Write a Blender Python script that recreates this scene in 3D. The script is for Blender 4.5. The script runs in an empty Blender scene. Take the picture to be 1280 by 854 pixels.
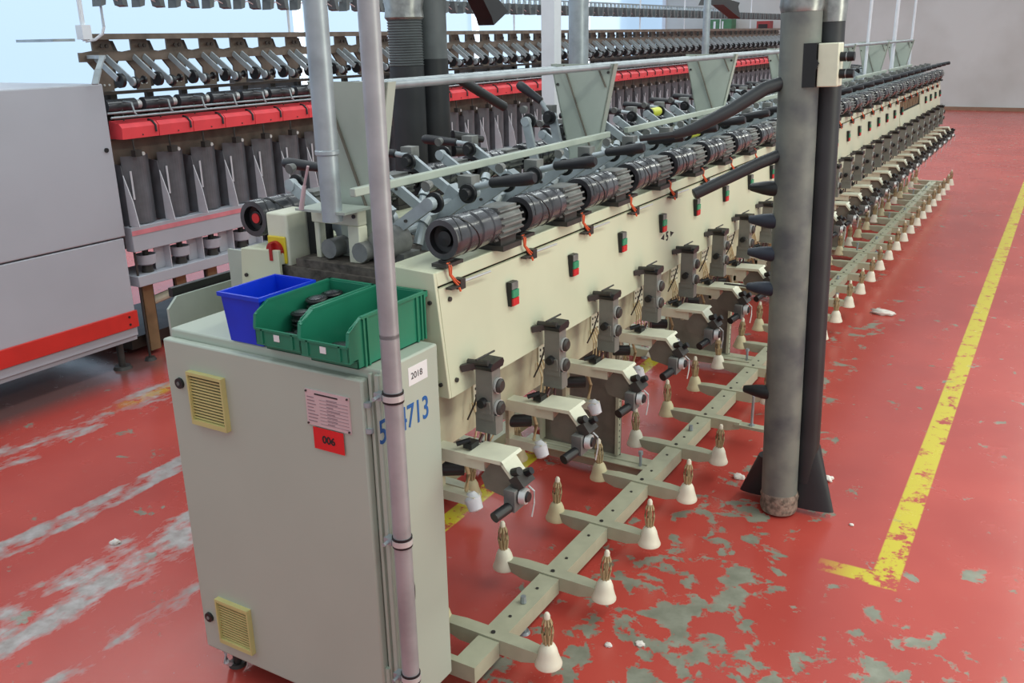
import bpy, bmesh, math, random
from mathutils import Vector, Matrix
random.seed(7)
PI = math.pi
sc = bpy.context.scene
col = sc.collection

# ------------------------------------------------------------------ camera
YAW, PITCH, ROLL = math.radians(30.9417), math.radians(18.4432), math.radians(-1.09242)
d = Vector((-math.sin(YAW)*math.cos(PITCH), math.cos(YAW)*math.cos(PITCH), -math.sin(PITCH)))
r = Vector((math.cos(YAW), math.sin(YAW), 0)); u = r.cross(d)
r2 = r*math.cos(ROLL) + u*math.sin(ROLL); u2 = u*math.cos(ROLL) - r*math.sin(ROLL)
cam_d = bpy.data.cameras.new('camera'); cam = bpy.data.objects.new('camera', cam_d); col.objects.link(cam)
cam.matrix_world = Matrix(((r2.x,u2.x,-d.x,0),(r2.y,u2.y,-d.y,0),(r2.z,u2.z,-d.z,2.0),(0,0,0,1)))
cam_d.sensor_width = 36; cam_d.lens = 36*1142.6/1280; cam_d.clip_end = 200; cam_d.clip_start = .02
sc.camera = cam
# ------------------------------------------------------------------ world and lamps
w = bpy.data.worlds.new('world'); sc.world = w; w.use_nodes = True
w.node_tree.nodes['Background'].inputs[0].default_value = (.86,.94,1,1)
w.node_tree.nodes['Background'].inputs[1].default_value = .60
sc.view_settings.view_transform = 'Standard'; sc.view_settings.look = 'None'
sc.view_settings.exposure = 0.15; sc.view_settings.gamma = 1; sc.view_settings.use_curve_mapping = False
def area(name, loc, sx, sy, power, color, rot=(0,0,0)):
    l = bpy.data.lights.new(name,'AREA'); l.shape='RECTANGLE'; l.size=sx; l.size_y=sy; l.energy=power; l.color=color
    o = bpy.data.objects.new(name,l); o.location=loc; o.rotation_euler=rot; col.objects.link(o); return o
area('tube_lamp_row',(1.2,11,4.6),.5,24,380,(.98,1,.90))
area('tube_lamp_row',(-3.4,12,4.6),.4,24,240,(.92,1,.98))
area('tube_lamp_row',(-7.5,12,4.6),.4,24,240,(.92,.99,1))
area('right_side_light',(3.8,3.5,2.3),8,1.8,150,(1,1,.82),(0,PI/2,0))  # unseen area light, added for the warm light from the right
area('window_daylight',(-10.4,11,2.4),2.8,26,620,(.86,.95,1),(0,-PI/2,PI))

# ------------------------------------------------------------------ materials
def mat(name, c, rough=.5, metal=0, var=.06, scale=8, bump=0, bscale=60, coat=0, dirt=None, alpha=1, emit=None):
    m = bpy.data.materials.new(name); m.use_nodes = True; nt = m.node_tree; b = nt.nodes['Principled BSDF']
    b.inputs['Roughness'].default_value = rough; b.inputs['Metallic'].default_value = metal
    if coat: b.inputs['Coat Weight'].default_value = coat; b.inputs['Coat Roughness'].default_value = .15
    tc = nt.nodes.new('ShaderNodeTexCoord'); n = nt.nodes.new('ShaderNodeTexNoise')
    n.inputs['Scale'].default_value = scale; n.inputs['Detail'].default_value = 5
    nt.links.new(tc.outputs['Object'], n.inputs['Vector'])
    cr = nt.nodes.new('ShaderNodeValToRGB'); nt.links.new(n.outputs['Fac'], cr.inputs['Fac'])
    lo = [max(0,x*(1-var*2)) for x in c]; hi = [min(1,x*(1+var)) for x in c]
    if dirt: lo = dirt
    cr.color_ramp.elements[0].position=.32; cr.color_ramp.elements[0].color=(*lo,1)
    cr.color_ramp.elements[1].position=.6; cr.color_ramp.elements[1].color=(*hi,1)
    nt.links.new(cr.outputs['Color'], b.inputs['Base Color'])
    if bump:
        n2 = nt.nodes.new('ShaderNodeTexNoise'); n2.inputs['Scale'].default_value=bscale
        nt.links.new(tc.outputs['Object'], n2.inputs['Vector'])
        bp = nt.nodes.new('ShaderNodeBump'); bp.inputs['Strength'].default_value=bump; bp.inputs['Distance'].default_value=.01
        nt.links.new(n2.outputs['Fac'], bp.inputs['Height']); nt.links.new(bp.outputs['Normal'], b.inputs['Normal'])
    if alpha<1: b.inputs['Alpha'].default_value=alpha
    if emit: b.inputs['Emission Color'].default_value=(*c,1); b.inputs['Emission Strength'].default_value=emit
    return m
def s(r_,g_,b_):
    f=lambda v:(v/255/12.92 if v/255<=.04045 else ((v/255+.055)/1.055)**2.4)
    return (f(r_),f(g_),f(b_))
M = dict(
 cream=mat('cream_enamel', s(202,206,180), .45, var=.03, scale=3),
 cab=mat('cabinet_enamel', s(174,183,170), .5, var=.02, scale=2, bump=.02, bscale=200),
 dirty=mat('dusty_cream_enamel', s(186,184,158), .6, var=.1, scale=5, dirt=s(160,152,128)),
 stand=mat('grey_green_enamel', s(168,178,168), .5, var=.05, scale=5),
 beam=mat('creel_beam_enamel', s(176,177,154), .5, var=.06, scale=9),
 tray=mat('lint_covered_tray', s(84,78,72), .9, var=.3, scale=30, bump=.4),
 motor=mat('dusty_grey_motor', s(118,120,118), .55, var=.12, scale=12, dirt=s(84,86,86)),
 drum=mat('black_gloss_drum', s(64,66,71), .24, var=.25, scale=10, coat=.3),
 black=mat('black_plastic', s(26,27,30), .42, var=.1),
 grip=mat('black_rubber_grip', s(30,32,38), .45, var=.1),
 dark=mat('dark_steel', s(62,60,58), .5, .3, var=.15, scale=15),
 alu=mat('grey_cast_aluminium', s(168,178,184), .42, .25, var=.08, scale=14),
 head=mat('grey_tension_body', s(120,119,114), .5, .1, var=.06, scale=20),
 chrome=mat('chrome', s(205,208,208), .3, .35, var=.03),
 galv=mat('galvanised_steel', s(160,170,176), .4, .45, var=.08, scale=14),
 galvp=mat('galvanised_conduit', s(166,168,172), .42, .35, var=.08, scale=10),
 arm=mat('ivory_enamel', s(212,213,192), .4, var=.04, scale=12),
 gus=mat('grey_steel_gusset', s(118,113,103), .6, .1, var=.1, scale=12),
 cone=mat('ivory_plastic', s(232,227,208), .45, var=.04, scale=10),
 coned=mat('yellowed_plastic', s(208,197,160), .5, var=.06, scale=10),
 spring=mat('tan_spring_wire', s(186,166,128), .5, .1, var=.12, scale=40),
 rod=mat('dark_red_rod', s(70,38,40), .4, .2),
 orange=mat('orange_wire', s(222,98,58), .5),
 red=mat('red_plastic', s(205,40,44), .4, var=.04),
 knob=mat('dark_red_knob', s(160,24,26), .4),
 green=mat('green_button', s(50,150,110), .4),
 redcov=mat('red_enamel_cover', s(232,76,84), .35, var=.05, scale=6),
 pinkp=mat('pale_pink_stripe', s(214,132,142), .5),
 redband=mat('red_enamel_band', s(205,48,42), .4, var=.04),
 bcab=mat('light_grey_enamel', s(172,176,186), .45, var=.02, scale=2),
 bbrown=mat('brown_grey_steel', s(108,96,86), .5, .2, var=.15, scale=10),
 bdark=mat('dark_brown_steel', s(62,55,50), .5, .2, var=.2, scale=10),
 sepd=mat('smoked_plastic', s(96,98,104), .35, var=.12, scale=8),
 sepl=mat('milky_plastic', s(196,198,206), .35, var=.04, scale=8),
 pillar=mat('olive_brown_steel', s(136,114,84), .5, .3, var=.12, scale=8),
 bluebin=mat('blue_plastic', s(4,54,205), .38, var=.05),
 greenbin=mat('green_plastic', s(34,122,94), .4, var=.05),
 yellow=mat('yellow_plastic', s(214,190,40), .4),
 lime=mat('lime_yellow_plastic', s(214,220,70), .4),
 white=mat('white_paper', s(226,226,228), .7, var=.02),
 pink=mat('pink_nameplate', s(206,180,182), .4, var=.03),
 redtag=mat('red_label', s(214,30,34), .5),
 blue=mat('blue_marker', s(28,92,160), .6),
 ink=mat('black_ink', s(40,34,36), .7),
 inkgrey=mat('faded_ink', s(140,116,122), .7),
 grille=mat('yellowed_grille', s(196,188,126), .5, var=.05),
 duct=mat('dusty_grey_duct', s(112,116,110), .55, .0, var=.12, scale=6, dirt=s(78,82,86)),
 ductb=mat('black_duct_hose', s(38,41,45), .5, var=.12, scale=6),
 ribbed=mat('grey_ribbed_hose', s(92,98,100), .5, var=.1),
 navy=mat('navy_rubber_nozzle', s(34,42,58), .5),
 tape=mat('silver_tape', s(150,152,150), .3, .7, var=.2, scale=20),
 frayed=mat('frayed_tape', s(140,124,112), .8, var=.3, scale=40, bump=.5),
 post=mat('white_painted_post', s(216,222,230), .5, var=.02),
 lint=mat('white_lint', s(232,226,220), .95, var=.04),
 wall=mat('grey_plaster', s(196,200,198), .85, var=.04, scale=.6, dirt=s(182,184,180)),
 wallL=mat('white_plaster', s(220,226,232), .8, var=.02, scale=1),
 base=mat('brown_skirting', s(140,110,90), .7),
 bxg=mat('green_panel', s(70,120,84), .5), bxr=mat('dark_red_box', s(150,50,50), .5),
)
# window light
def window_mat():
    m = bpy.data.materials.new('bright_window'); m.use_nodes=True; b=m.node_tree.nodes['Principled BSDF']
    b.inputs['Base Color'].default_value=(.03,.035,.04,1); b.inputs['Roughness'].default_value=.2
    b.inputs['Emission Color'].default_value=(*s(178,210,240),1); b.inputs['Emission Strength'].default_value=.86
    return m
M['window']=window_mat()

# floor
def floor_mat():
    m = bpy.data.materials.new('red_painted_concrete'); m.use_nodes=True; nt=m.node_tree; N=nt.nodes; L=nt.links
    b = N['Principled BSDF']
    geo = N.new('ShaderNodeTexCoord'); sep = N.new('ShaderNodeSeparateXYZ'); L.new(geo.outputs['Object'], sep.inputs[0])
    X, Y = sep.outputs[0], sep.outputs[1]
    def op(o, a, b_=None, clamp=False):
        n = N.new('ShaderNodeMath'); n.operation=o; n.use_clamp=clamp
        for i,v in enumerate((a,b_)):
            if v is None: continue
            if isinstance(v,(int,float)): n.inputs[i].default_value=v
            else: L.new(v, n.inputs[i])
        return n.outputs[0]
    def noise(sc_, det=6, rough=.6, vec=None, dist=0):
        n=N.new('ShaderNodeTexNoise'); n.inputs['Scale'].default_value=sc_; n.inputs['Detail'].default_value=det
        n.inputs['Roughness'].default_value=rough; n.inputs['Distortion'].default_value=dist
        L.new(vec or geo.outputs['Object'], n.inputs['Vector']); return n.outputs['Fac']
    def mp(sx,sy):
        n=N.new('ShaderNodeMapping'); n.inputs['Scale'].default_value=(sx,sy,1); L.new(geo.outputs['Object'],n.inputs['Vector']); return n.outputs[0]
    def band(v, c, hw, soft):   # 1 inside |v-c|<hw
        dd = op('ABSOLUTE', op('SUBTRACT', v, c))
        return op('MULTIPLY', op('SUBTRACT', hw+soft/2, dd), 1/soft, True)
    big = noise(1.1,3); fine = noise(9,8,.62,dist=.3); mid = noise(4.4,7,.62,dist=.4); speck = noise(22,4,.6)
    # chipped zone along the working aisle beside the creel
    zoneA = op('MULTIPLY', band(X,-.95,.45,.6), band(Y,2.6,1.0,1.5))
    zoneA2 = op('MULTIPLY', band(X,-.75,.5,.8), band(Y,2.2,.5,1.2))
    zoneB = op('MULTIPLY', band(X,-1.0,.12,.4), band(Y,5.0,2.5,2.0))
    zoneC = op('MULTIPLY', band(X,-.1,.25,.4), band(Y,2.55,.35,.5))
    zoneD = op('MULTIPLY', band(X,-.45,.9,.8), band(Y,2.5,1.1,1.4))
    wear = op('ADD', op('MULTIPLY', zoneD, .022), op('ADD', op('MULTIPLY', zoneA,.05), op('ADD', op('MULTIPLY', zoneA2,.04), op('ADD', op('MULTIPLY', zoneB,.08), op('MULTIPLY', zoneC,.07)))))
    v = op('ADD', op('ADD', op('MULTIPLY', fine,.62), op('MULTIPLY', mid,.38)), wear)
    chips = op('MULTIPLY', op('SUBTRACT', v, .603), 40, True)
    # scraped tracks on the left aisle, running with the machines
    xw = op('ADD', X, op('MULTIPLY', op('SUBTRACT', noise(2.5,4),.5), .12))
    tr = op('MAXIMUM', band(xw,-3.56,.095,.06), op('MAXIMUM', op('MULTIPLY', band(xw,-3.02,.19,.2),.93), op('MAXIMUM',op('MULTIPLY', band(xw,-2.62,.06,.12),.9), op('MULTIPLY', band(xw,-4.45,.25,.3),.72))))
    trn = noise(5,7,.68,mp(1.6,.7))
    track = op('MULTIPLY', op('SUBTRACT', op('ADD', op('MULTIPLY', tr,.36), trn), .75), 8, True)
    track = op('MULTIPLY', track, band(Y,2.2,2.4,1.0))
    # colours
    def mixc(f, a, b_):
        n=N.new('ShaderNodeMix'); n.data_type='RGBA'; L.new(f, n.inputs[0])
        for i,c in ((6,a),(7,b_)):
            if isinstance(c,tuple): n.inputs[i].default_value=(*c,1)
            else: L.new(c,n.inputs[i])
        return n.outputs[2]
    redc = mixc(op('MULTIPLY', op('SUBTRACT', big,.35), 3, True), s(176,68,60), s(192,78,68))
    redc = mixc(op('MULTIPLY', op('SUBTRACT', speck,.62), 4, True), redc, s(180,94,84))
    # yellow lines
    yn = op('MULTIPLY', op('SUBTRACT', op('ADD', op('ADD', noise(11,8,.75), op('MULTIPLY', band(Y,3.2,.5,1.0), -.04)), .12), .52), 16, True)
    ln1 = op('MULTIPLY', band(X,-.345,.05,.006), band(Y,13.26,10,.01))
    ln2 = op('MULTIPLY', band(X,-.445,.15,.006), band(Y,3.315,.045,.01))
    ln3 = op('MULTIPLY', band(X,-2.075,.045,.006), band(Y,7.5,5.5,.01))
    ln4 = op('MULTIPLY', op('MULTIPLY', band(X,-4.5,.05,.05), band(Y,3.6,.5,.3)), .55)
    fade = op('ADD', op('MULTIPLY', op('ADD', X, .62), 6, True), op('MULTIPLY', band(Y,13.4,9.95,.01), 1), True)
    yl = op('MULTIPLY', op('MAXIMUM', op('MAXIMUM', op('MULTIPLY', op('MAXIMUM', ln1, op('MULTIPLY', ln2, fade)), 1), ln3), ln4), yn)
    conc = mixc(op('MULTIPLY', op('SUBTRACT', noise(12,6),.35),3,True), s(118,120,106), s(146,148,134))
    c1 = mixc(yl, redc, s(206,190,52))
    c2 = mixc(op('MULTIPLY', chips, op('SUBTRACT', 1, op('MULTIPLY', yl,.6))), c1, conc)
    conc2 = mixc(op('MULTIPLY', op('SUBTRACT', noise(16,6),.35),3,True), s(150,140,136), s(186,180,180))
    c3 = mixc(track, c2, conc2)
    dark = op('MULTIPLY', op('MULTIPLY', band(X,-5.75,.92,.25), band(Y,0,3.8,.3)), .85)  # shade painted into the floor colour under the far machine's end cabinet
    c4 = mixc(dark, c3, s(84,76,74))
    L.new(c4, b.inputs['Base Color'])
    rg = op('ADD', .20, op('MULTIPLY', op('MAXIMUM', chips, track), .25)); rg = op('ADD', rg, op('MULTIPLY', mid,.12))
    L.new(rg, b.inputs['Roughness'])
    bp=N.new('ShaderNodeBump'); bp.inputs['Strength'].default_value=.25; bp.inputs['Distance'].default_value=.004
    L.new(op('SUBTRACT', op('MULTIPLY',fine,.5), chips), bp.inputs['Height']); L.new(bp.outputs[0], b.inputs['Normal'])
    return m
M['floor']=floor_mat()

# ------------------------------------------------------------------ mesh builder
class MB:
    def __init__(s_): s_.v=[]; s_.f=[]; s_.mi=[]; s_.mats=[]; s_.cur=0; s_.pc=[]
    def m(s_, key):
        mt=M[key]
        if mt not in s_.mats: s_.mats.append(mt)
        s_.cur=s_.mats.index(mt); return s_
    def add(s_, vs, fs):
        o=len(s_.v); s_.v+= [tuple(p) for p in vs]; s_.f+=[tuple(i+o for i in f) for f in fs]; s_.mi+=[s_.cur]*len(fs); s_.pc.append((o,len(s_.v),len(s_.f)-len(fs),len(s_.f))); return s_
    def box(s_, x0,x1,y0,y1,z0,z1, rot=None, piv=None):
        vs=[Vector((x,y,z)) for z in (z0,z1) for y in (y0,y1) for x in (x0,x1)]
        if rot is not None:
            c=Vector(piv) if piv else Vector(((x0+x1)/2,(y0+y1)/2,(z0+z1)/2)); vs=[rot@(p-c)+c for p in vs]
        return s_.add(vs,[(0,2,3,1),(4,5,7,6),(0,1,5,4),(2,6,7,3),(0,4,6,2),(1,3,7,5)])
    def prism(s_, pts, axis, a, b):      # pts 2D polygon in the other two axes (order x,y,z minus axis)
        n=len(pts); vs=[]
        for t in (a,b):
            for p,q in pts:
                vs.append({'x':(t,p,q),'y':(p,t,q),'z':(p,q,t)}[axis])
        fs=[tuple(range(n))[::-1], tuple(range(n,2*n))]+[(i,(i+1)%n,n+(i+1)%n,n+i) for i in range(n)]
        return s_.add(vs,fs)
    def lathe(s_, prof, base, axis=(0,0,1), n=16, cap=True):   # prof [(radius, t)]
        ax=Vector(axis).normalized(); q=ax.to_track_quat('Z','Y'); b=Vector(base); vs=[]
        for rr,t in prof:
            for k in range(n):
                a=2*PI*k/n; vs.append(q@Vector((rr*math.cos(a),rr*math.sin(a),t))+b)
        fs=[]
        for i in range(len(prof)-1):
            for k in range(n): fs.append((i*n+k,i*n+(k+1)%n,(i+1)*n+(k+1)%n,(i+1)*n+k))
        if cap:
            fs.append(tuple(range(n))[::-1]); fs.append(tuple((len(prof)-1)*n+k for k in range(n)))
        return s_.add(vs,fs)
    def cyl(s_, p0,p1,r0,r1=None,n=14):
        p0=Vector(p0);p1=Vector(p1); r1=r0 if r1 is None else r1
        return s_.lathe([(r0,0),(r1,(p1-p0).length)],p0,(p1-p0),n)
    def tube(s_, pts, rad, n=8):
        pts=[Vector(p) for p in pts]; vs=[]; fs=[]
        for i,p in enumerate(pts):
            t=(pts[min(i+1,len(pts)-1)]-pts[max(i-1,0)]).normalized(); q=t.to_track_quat('Z','Y')
            rr=rad[i] if isinstance(rad,(list,tuple)) else rad
            for k in range(n):
                a=2*PI*k/n; vs.append(q@Vector((rr*math.cos(a),rr*math.sin(a),0))+p)
        for i in range(len(pts)-1):
            for k in range(n): fs.append((i*n+k,i*n+(k+1)%n,(i+1)*n+(k+1)%n,(i+1)*n+k))
        fs.append(tuple(range(n))[::-1]); fs.append(tuple((len(pts)-1)*n+k for k in range(n)))
        return s_.add(vs,fs)
    def bar(s_, p0,p1,w_,h_,up=(0,0,1)):    # rectangular bar between two points
        p0=Vector(p0);p1=Vector(p1); t=(p1-p0).normalized(); sd=t.cross(Vector(up)).normalized(); up2=sd.cross(t)
        vs=[]
        for p in (p0,p1):
            for a,b in ((-1,-1),(1,-1),(1,1),(-1,1)): vs.append(p+sd*a*w_/2+up2*b*h_/2)
        return s_.add(vs,[(3,2,1,0),(4,5,6,7)]+[(i,(i+1)%4,4+(i+1)%4,4+i) for i in range(4)])
    def mesh(s_, name, angle=35, mirror=None):
        me=bpy.data.meshes.new(name)
        vs=s_.v
        if mirror is not None: vs=[(mirror-x,y,z) for x,y,z in vs]
        me.from_pydata(vs,[],s_.f)
        for mt in s_.mats: me.materials.append(mt)
        me.polygons.foreach_set('material_index', s_.mi)
        bm=bmesh.new(); bm.from_mesh(me); bmesh.ops.recalc_face_normals(bm, faces=bm.faces); bm.to_mesh(me); bm.free()
        me.polygons.foreach_set('use_smooth',[True]*len(me.polygons)); me.set_sharp_from_angle(angle=math.radians(angle)); me.update()
        return me
    def each(s_, name, parent=None, loc=(0,0,0), xm=None):
        out=[]
        for a,b,c,d_ in s_.pc:
            q=MB(); q.v=s_.v[a:b]; q.f=[tuple(i-a for i in f) for f in s_.f[c:d_]]; q.mi=s_.mi[c:d_]; q.mats=s_.mats
            out.append((name,q.mesh(name)))
        if loc is None: return out
        return [link(n,me,parent,loc) for n,me in out]
    def build(s_, name, parent=None, loc=(0,0,0), bevel=0, mirror=None):
        return link(name, s_.mesh(name, mirror=mirror), parent, loc, bevel)
def link(name, me, parent=None, loc=(0,0,0), bevel=0):
    o=bpy.data.objects.new(name, me); col.objects.link(o); o.location=loc
    if parent: o.parent=parent; o.location=Vector(loc)-world_of(parent)
    if bevel:
        md=o.modifiers.new('bevel','BEVEL'); md.width=bevel; md.segments=2; md.limit_method='ANGLE'; md.angle_limit=math.radians(40)
    return o
def world_of(o):
    v=Vector((0,0,0))
    while o: v+=o.location; o=o.parent
    return v
def tag(o, label=None, cat=None, group=None, kind=None):
    if label: o['label']=label
    if cat: o['category']=cat
    if group: o['group']=group
    if kind: o['kind']=kind
    return o
def empty(name, loc, label, cat, group=None):
    o=bpy.data.objects.new(name,None); col.objects.link(o); o.location=loc; o.empty_display_size=.1
    return tag(o,label,cat,group)
def text_mesh(name, body, size, mkey, parent, loc, rot, depth=.0006, align='LEFT', sx=1.0, bold=0):
    c=bpy.data.curves.new(name,'FONT'); c.body=body; c.size=size; c.extrude=depth; c.align_x=align; c.offset=bold
    t=bpy.data.objects.new(name,c); col.objects.link(t)
    bpy.context.view_layer.update()
    me=bpy.data.meshes.new_from_object(t.evaluated_get(bpy.context.evaluated_depsgraph_get()))
    bpy.data.objects.remove(t); me.materials.clear(); me.materials.append(M[mkey])
    for v in me.vertices: v.co.x*=sx
    o=link(name,me,parent,loc); o.rotation_euler=rot
    return o
FRONT=(PI/2,0,0)          # faces -Y
SIDE=(PI/2,0,PI/2)        # faces +X

# ------------------------------------------------------------------ setting
def struct(name, mb, **k): return tag(mb.build(name,**k), kind='structure')
fl=MB().m('floor').box(-14,5,-4,27,-.1,0); struct('floor', fl)
struct('wall_back', MB().m('wall').box(-14,5,26.6,26.8,0,6))
struct('baseboard_back', MB().m('base').box(-10.4,5,26.57,26.6,0,.09))
# left wall with a long window band
wl=MB().m('wallL').box(-10.7,-10.5,-4,26.6,0,.7).box(-10.7,-10.5,-4,26.6,3.9,6)
struct('wall_left', wl)
for i in range(6):
    y0=-4+i*5.1
    pn=MB().m('window').box(-10.64,-10.60,y0+.06,y0+5.04,.76,3.84)
    wn=MB().m('post').box(-10.7,-10.5,y0,y0+.06,.7,3.9).box(-10.7,-10.5,y0+5.04,y0+5.1,.7,3.9).box(-10.7,-10.5,y0+.06,y0+5.04,.7,.76).box(-10.7,-10.5,y0+.06,y0+5.04,3.84,3.9)
    wo=struct('window_%d'%(i+1), wn); pn.build('pane', wo)

# ------------------------------------------------------------------ near winding machine
P=.418; NU=26; CX2=-3.62            # mirror: x' = CX2 - x
Y0=2.0; Y1=Y0+P*NU+.05
wm=empty('winding_machine',(-1.81,2.0,0),'long cream multi-position yarn winding machine running to the far wall, fitted with black drums','machine')
def hood(mirror=None):
    b=MB().m('cream').prism([(-1.44,1.385),(-1.435,1.345),(-1.60,1.345),(-1.60,1.392)],'y',Y0,Y1)
    b.build('top_cover', wm, mirror=mirror, bevel=.003)
    b=MB().m('cream').prism([(-1.434,1.338),(-1.403,1.02),(-1.413,1.02),(-1.444,1.338)],'y',Y0,Y0+P*18.7)
    b.build('front_panel', wm, mirror=mirror)
    b=MB().m('cream').prism([(-1.434,1.338),(-1.403,1.02),(-1.413,1.02),(-1.444,1.338)],'y',Y0+P*22.0,Y1)
    b.build('front_panel', wm, mirror=mirror)
    # tilted open flap near the far end
    b=MB().m('cream').prism([(-1.425,1.215),(-1.375,.935),(-1.385,.935),(-1.435,1.215)],'y',Y0+P*18.75,Y0+P*21.95)
    o=b.build('front_panel', wm, mirror=mirror); o['label']='lowered front panel with open gap above'
    b=MB().m('tray').box(-1.46,-1.45,Y0+P*18.7,Y0+P*22,1.02,1.338)
    for k in range(12): b.m('pillar').box(-1.45,-1.437,Y0+P*18.8+k*.11,Y0+P*18.8+k*.11+.06,1.23,1.33)
    b.build('inner_board', wm, mirror=mirror)
    b=MB().m('cream').prism([(-1.44,1.385),(-1.403,1.02),(-1.46,1.02),(-1.60,1.14),(-1.60,1.392)],'y',Y0-.012,Y0)
    o=b.build('end_plate', wm, mirror=mirror, bevel=.002)
    for z,x in ((1.30,-1.455),(1.06,-1.43)):
        MB().m('dark').cyl((x,Y0-.012,z),(x,Y0-.018,z),.006).build('screw', o, mirror=mirror)
    MB().m('dirty').box(-1.49,-1.475,Y0,Y1,.825,1.03).build('inner_panel', wm, mirror=mirror)
    for y,z in ((2.045,1.30),(2.03,1.065)):
        x=-1.403-(z-1.02)*.0975
        MB().m('dark').cyl((x,y,z),(x+.006,y,z),.007).build('panel_screw', wm, mirror=mirror)
hood(); hood(CX2)
MB().m('tray').box(-2.13,-1.49,Y0+.01,Y1-.01,.88,1.34).build('machine_core', wm)
MB().m('tray').box(-1.98,-1.62,Y0+.02,Y1-.02,1.335,1.365).build('lint_tray', wm)

def rep(name, mb, dy0, n, xm=True, first=0, label=None, step=P, skip=()):
    """one part repeated along the machine on both sides"""
    a=mb.mesh(name); b=mb.mesh(name, mirror=0) if xm else None
    for k in range(first,n):
        if k in skip: continue
        o=link(name,a,wm,(0,dy0+k*step,0))
        if label: o['label']=label
        if b is not None: link(name,b,wm,(CX2,dy0+k*step,0))
# note: mirrored mesh is x -> -x, moved by CX2
DX,DZ=-1.448,1.468
dr=MB().m('drum')
prof=[(.040,0.0),(.056,0.0),(.058,.006),(.058,.055),(.054,.058),(.054,.066),(.058,.069),(.057,.120),(.052,.124),(.052,.133),(.057,.137),(.056,.185),(.051,.188),(.051,.196),(.055,.199),(.052,.238),(.045,.246)]
dr.lathe(prof,(DX,.045,DZ),(0,1,0),28,cap=False)
dr.m('black').lathe([(.0405,.001),(.040,.022),(.024,.026),(.022,.014),(.001,.012)],(DX,.045,DZ),(0,1,0),28,cap=False)
# spiral thread guide groove
sp=[]
for i in range(33):
    t=i/32; a=t*2*PI*1.5; sp.append((DX+.0575*math.cos(a), .06+.115*(.5-.5*math.cos(t*2*PI)), DZ+.0575*math.sin(a)))
dr.m('black').tube(sp,.0028,5)
rep('winding_drum', dr, Y0, NU)
mo=MB().m('motor').lathe([(.03,0),(.044,.004),(.046,.01),(.046,.13),(.042,.138),(.02,.14)],(DX,.283,DZ),(0,1,0),20)
for i in range(16):
    a=2*PI*i/16
    if i in (3,4,5): continue
    R_=Matrix.Rotation(-a,3,'Y'); c0=Vector((DX,.35,DZ))
    vs=[]
    for y in (.292,.412):
        for xx,zz in ((.040,-.0035),(.057,-.0028),(.057,.0028),(.040,.0035)):
            vs.append(R_@Vector((xx,0,zz))+Vector((DX,y,DZ)))
    mo.add(vs,[(3,2,1,0),(4,5,6,7)]+[(i_,(i_+1)%4,4+(i_+1)%4,4+i_) for i_ in range(4)])
mo.box(DX-.034,DX+.034,.292,.40,DZ+.030,DZ+.050)
mo.m('dark').box(DX-.05,DX+.03,.31,.40,1.385,DZ-.035).box(DX-.06,DX+.045,.30,.41,1.386,1.402)
rep('drum_motor', mo, Y0, NU)
# sensor plate, clamp and orange lead
se=MB().m('dark').box(-1.475,-1.425,.03,.115,1.392,1.402).box(-1.465,-1.44,.05,.09,1.40,1.408)
rep('sensor_plate', se, Y0, NU, xm=False)
ow=MB().m('orange').tube([(-1.432,.045,1.404),(-1.424,.043,1.395),(-1.425,.047,1.37),(-1.418,.058,1.35),(-1.414,.07,1.335),(-1.41,.075,1.318)],.0035,6)
ow.tube([(-1.432,.055,1.404),(-1.422,.052,1.392),(-1.424,.052,1.37),(-1.414,.062,1.352),(-1.412,.078,1.34)],.0022,6)
rep('orange_lead', ow, Y0, NU, xm=False)
cl=MB().m('dark').box(-1.436,-1.409,.075,.10,1.322,1.352).box(-1.43,-1.41,.03,.075,1.331,1.337)
cl.m('chrome').cyl((-1.418,.10,1.34),(-1.41,.235,1.34),.0045,.0035,8)
rep('thread_clamp', cl, Y0, NU, xm=False)
# push button boxes
bb=MB().m('black').box(-1.425,-1.408,.350,.388,1.200,1.277)
bb.m('motor').box(-1.409,-1.405,.352,.388,1.254,1.276)
btn=MB().m('green').box(-1.409,-1.402,.352,.388,1.228,1.252)
btr=MB().m('red').box(-1.409,-1.402,.352,.388,1.202,1.226)
for nm,mesh_a,mesh_b in (('x',bb.mesh('button_box'),bb.mesh('button_box',mirror=0)),):
    ga,gb=btn.mesh('start_button'),btn.mesh('start_button',mirror=0); ra,rb=btr.mesh('stop_button'),btr.mesh('stop_button',mirror=0)
    for k in range(NU):
        for me,g_,r_,x in ((mesh_a,ga,ra,0),):
            if 19<=k<=21: continue
            o=link('button_box',me,wm,(x,Y0+k*P,0)); a=link('start_button',g_,o,(x,Y0+k*P,0)); b=link('stop_button',r_,o,(x,Y0+k*P,0))
            a['label']='green push button'; b['label']='red push button'
# section number on the front panel
t=text_mesh('panel_number','5',.055,'ink',wm,(-1.4160,3.670,1.152),SIDE,bold=.001)
for s_ in (-1,1):
    y=3.688+s_*.055
    MB().m('ink').prism([(y-s_*.018,1.184),(y-s_*.018,1.159),(y+s_*.02,1.1715)],'x',-1.4200,-1.4165).build('arrow_mark', wm)
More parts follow.
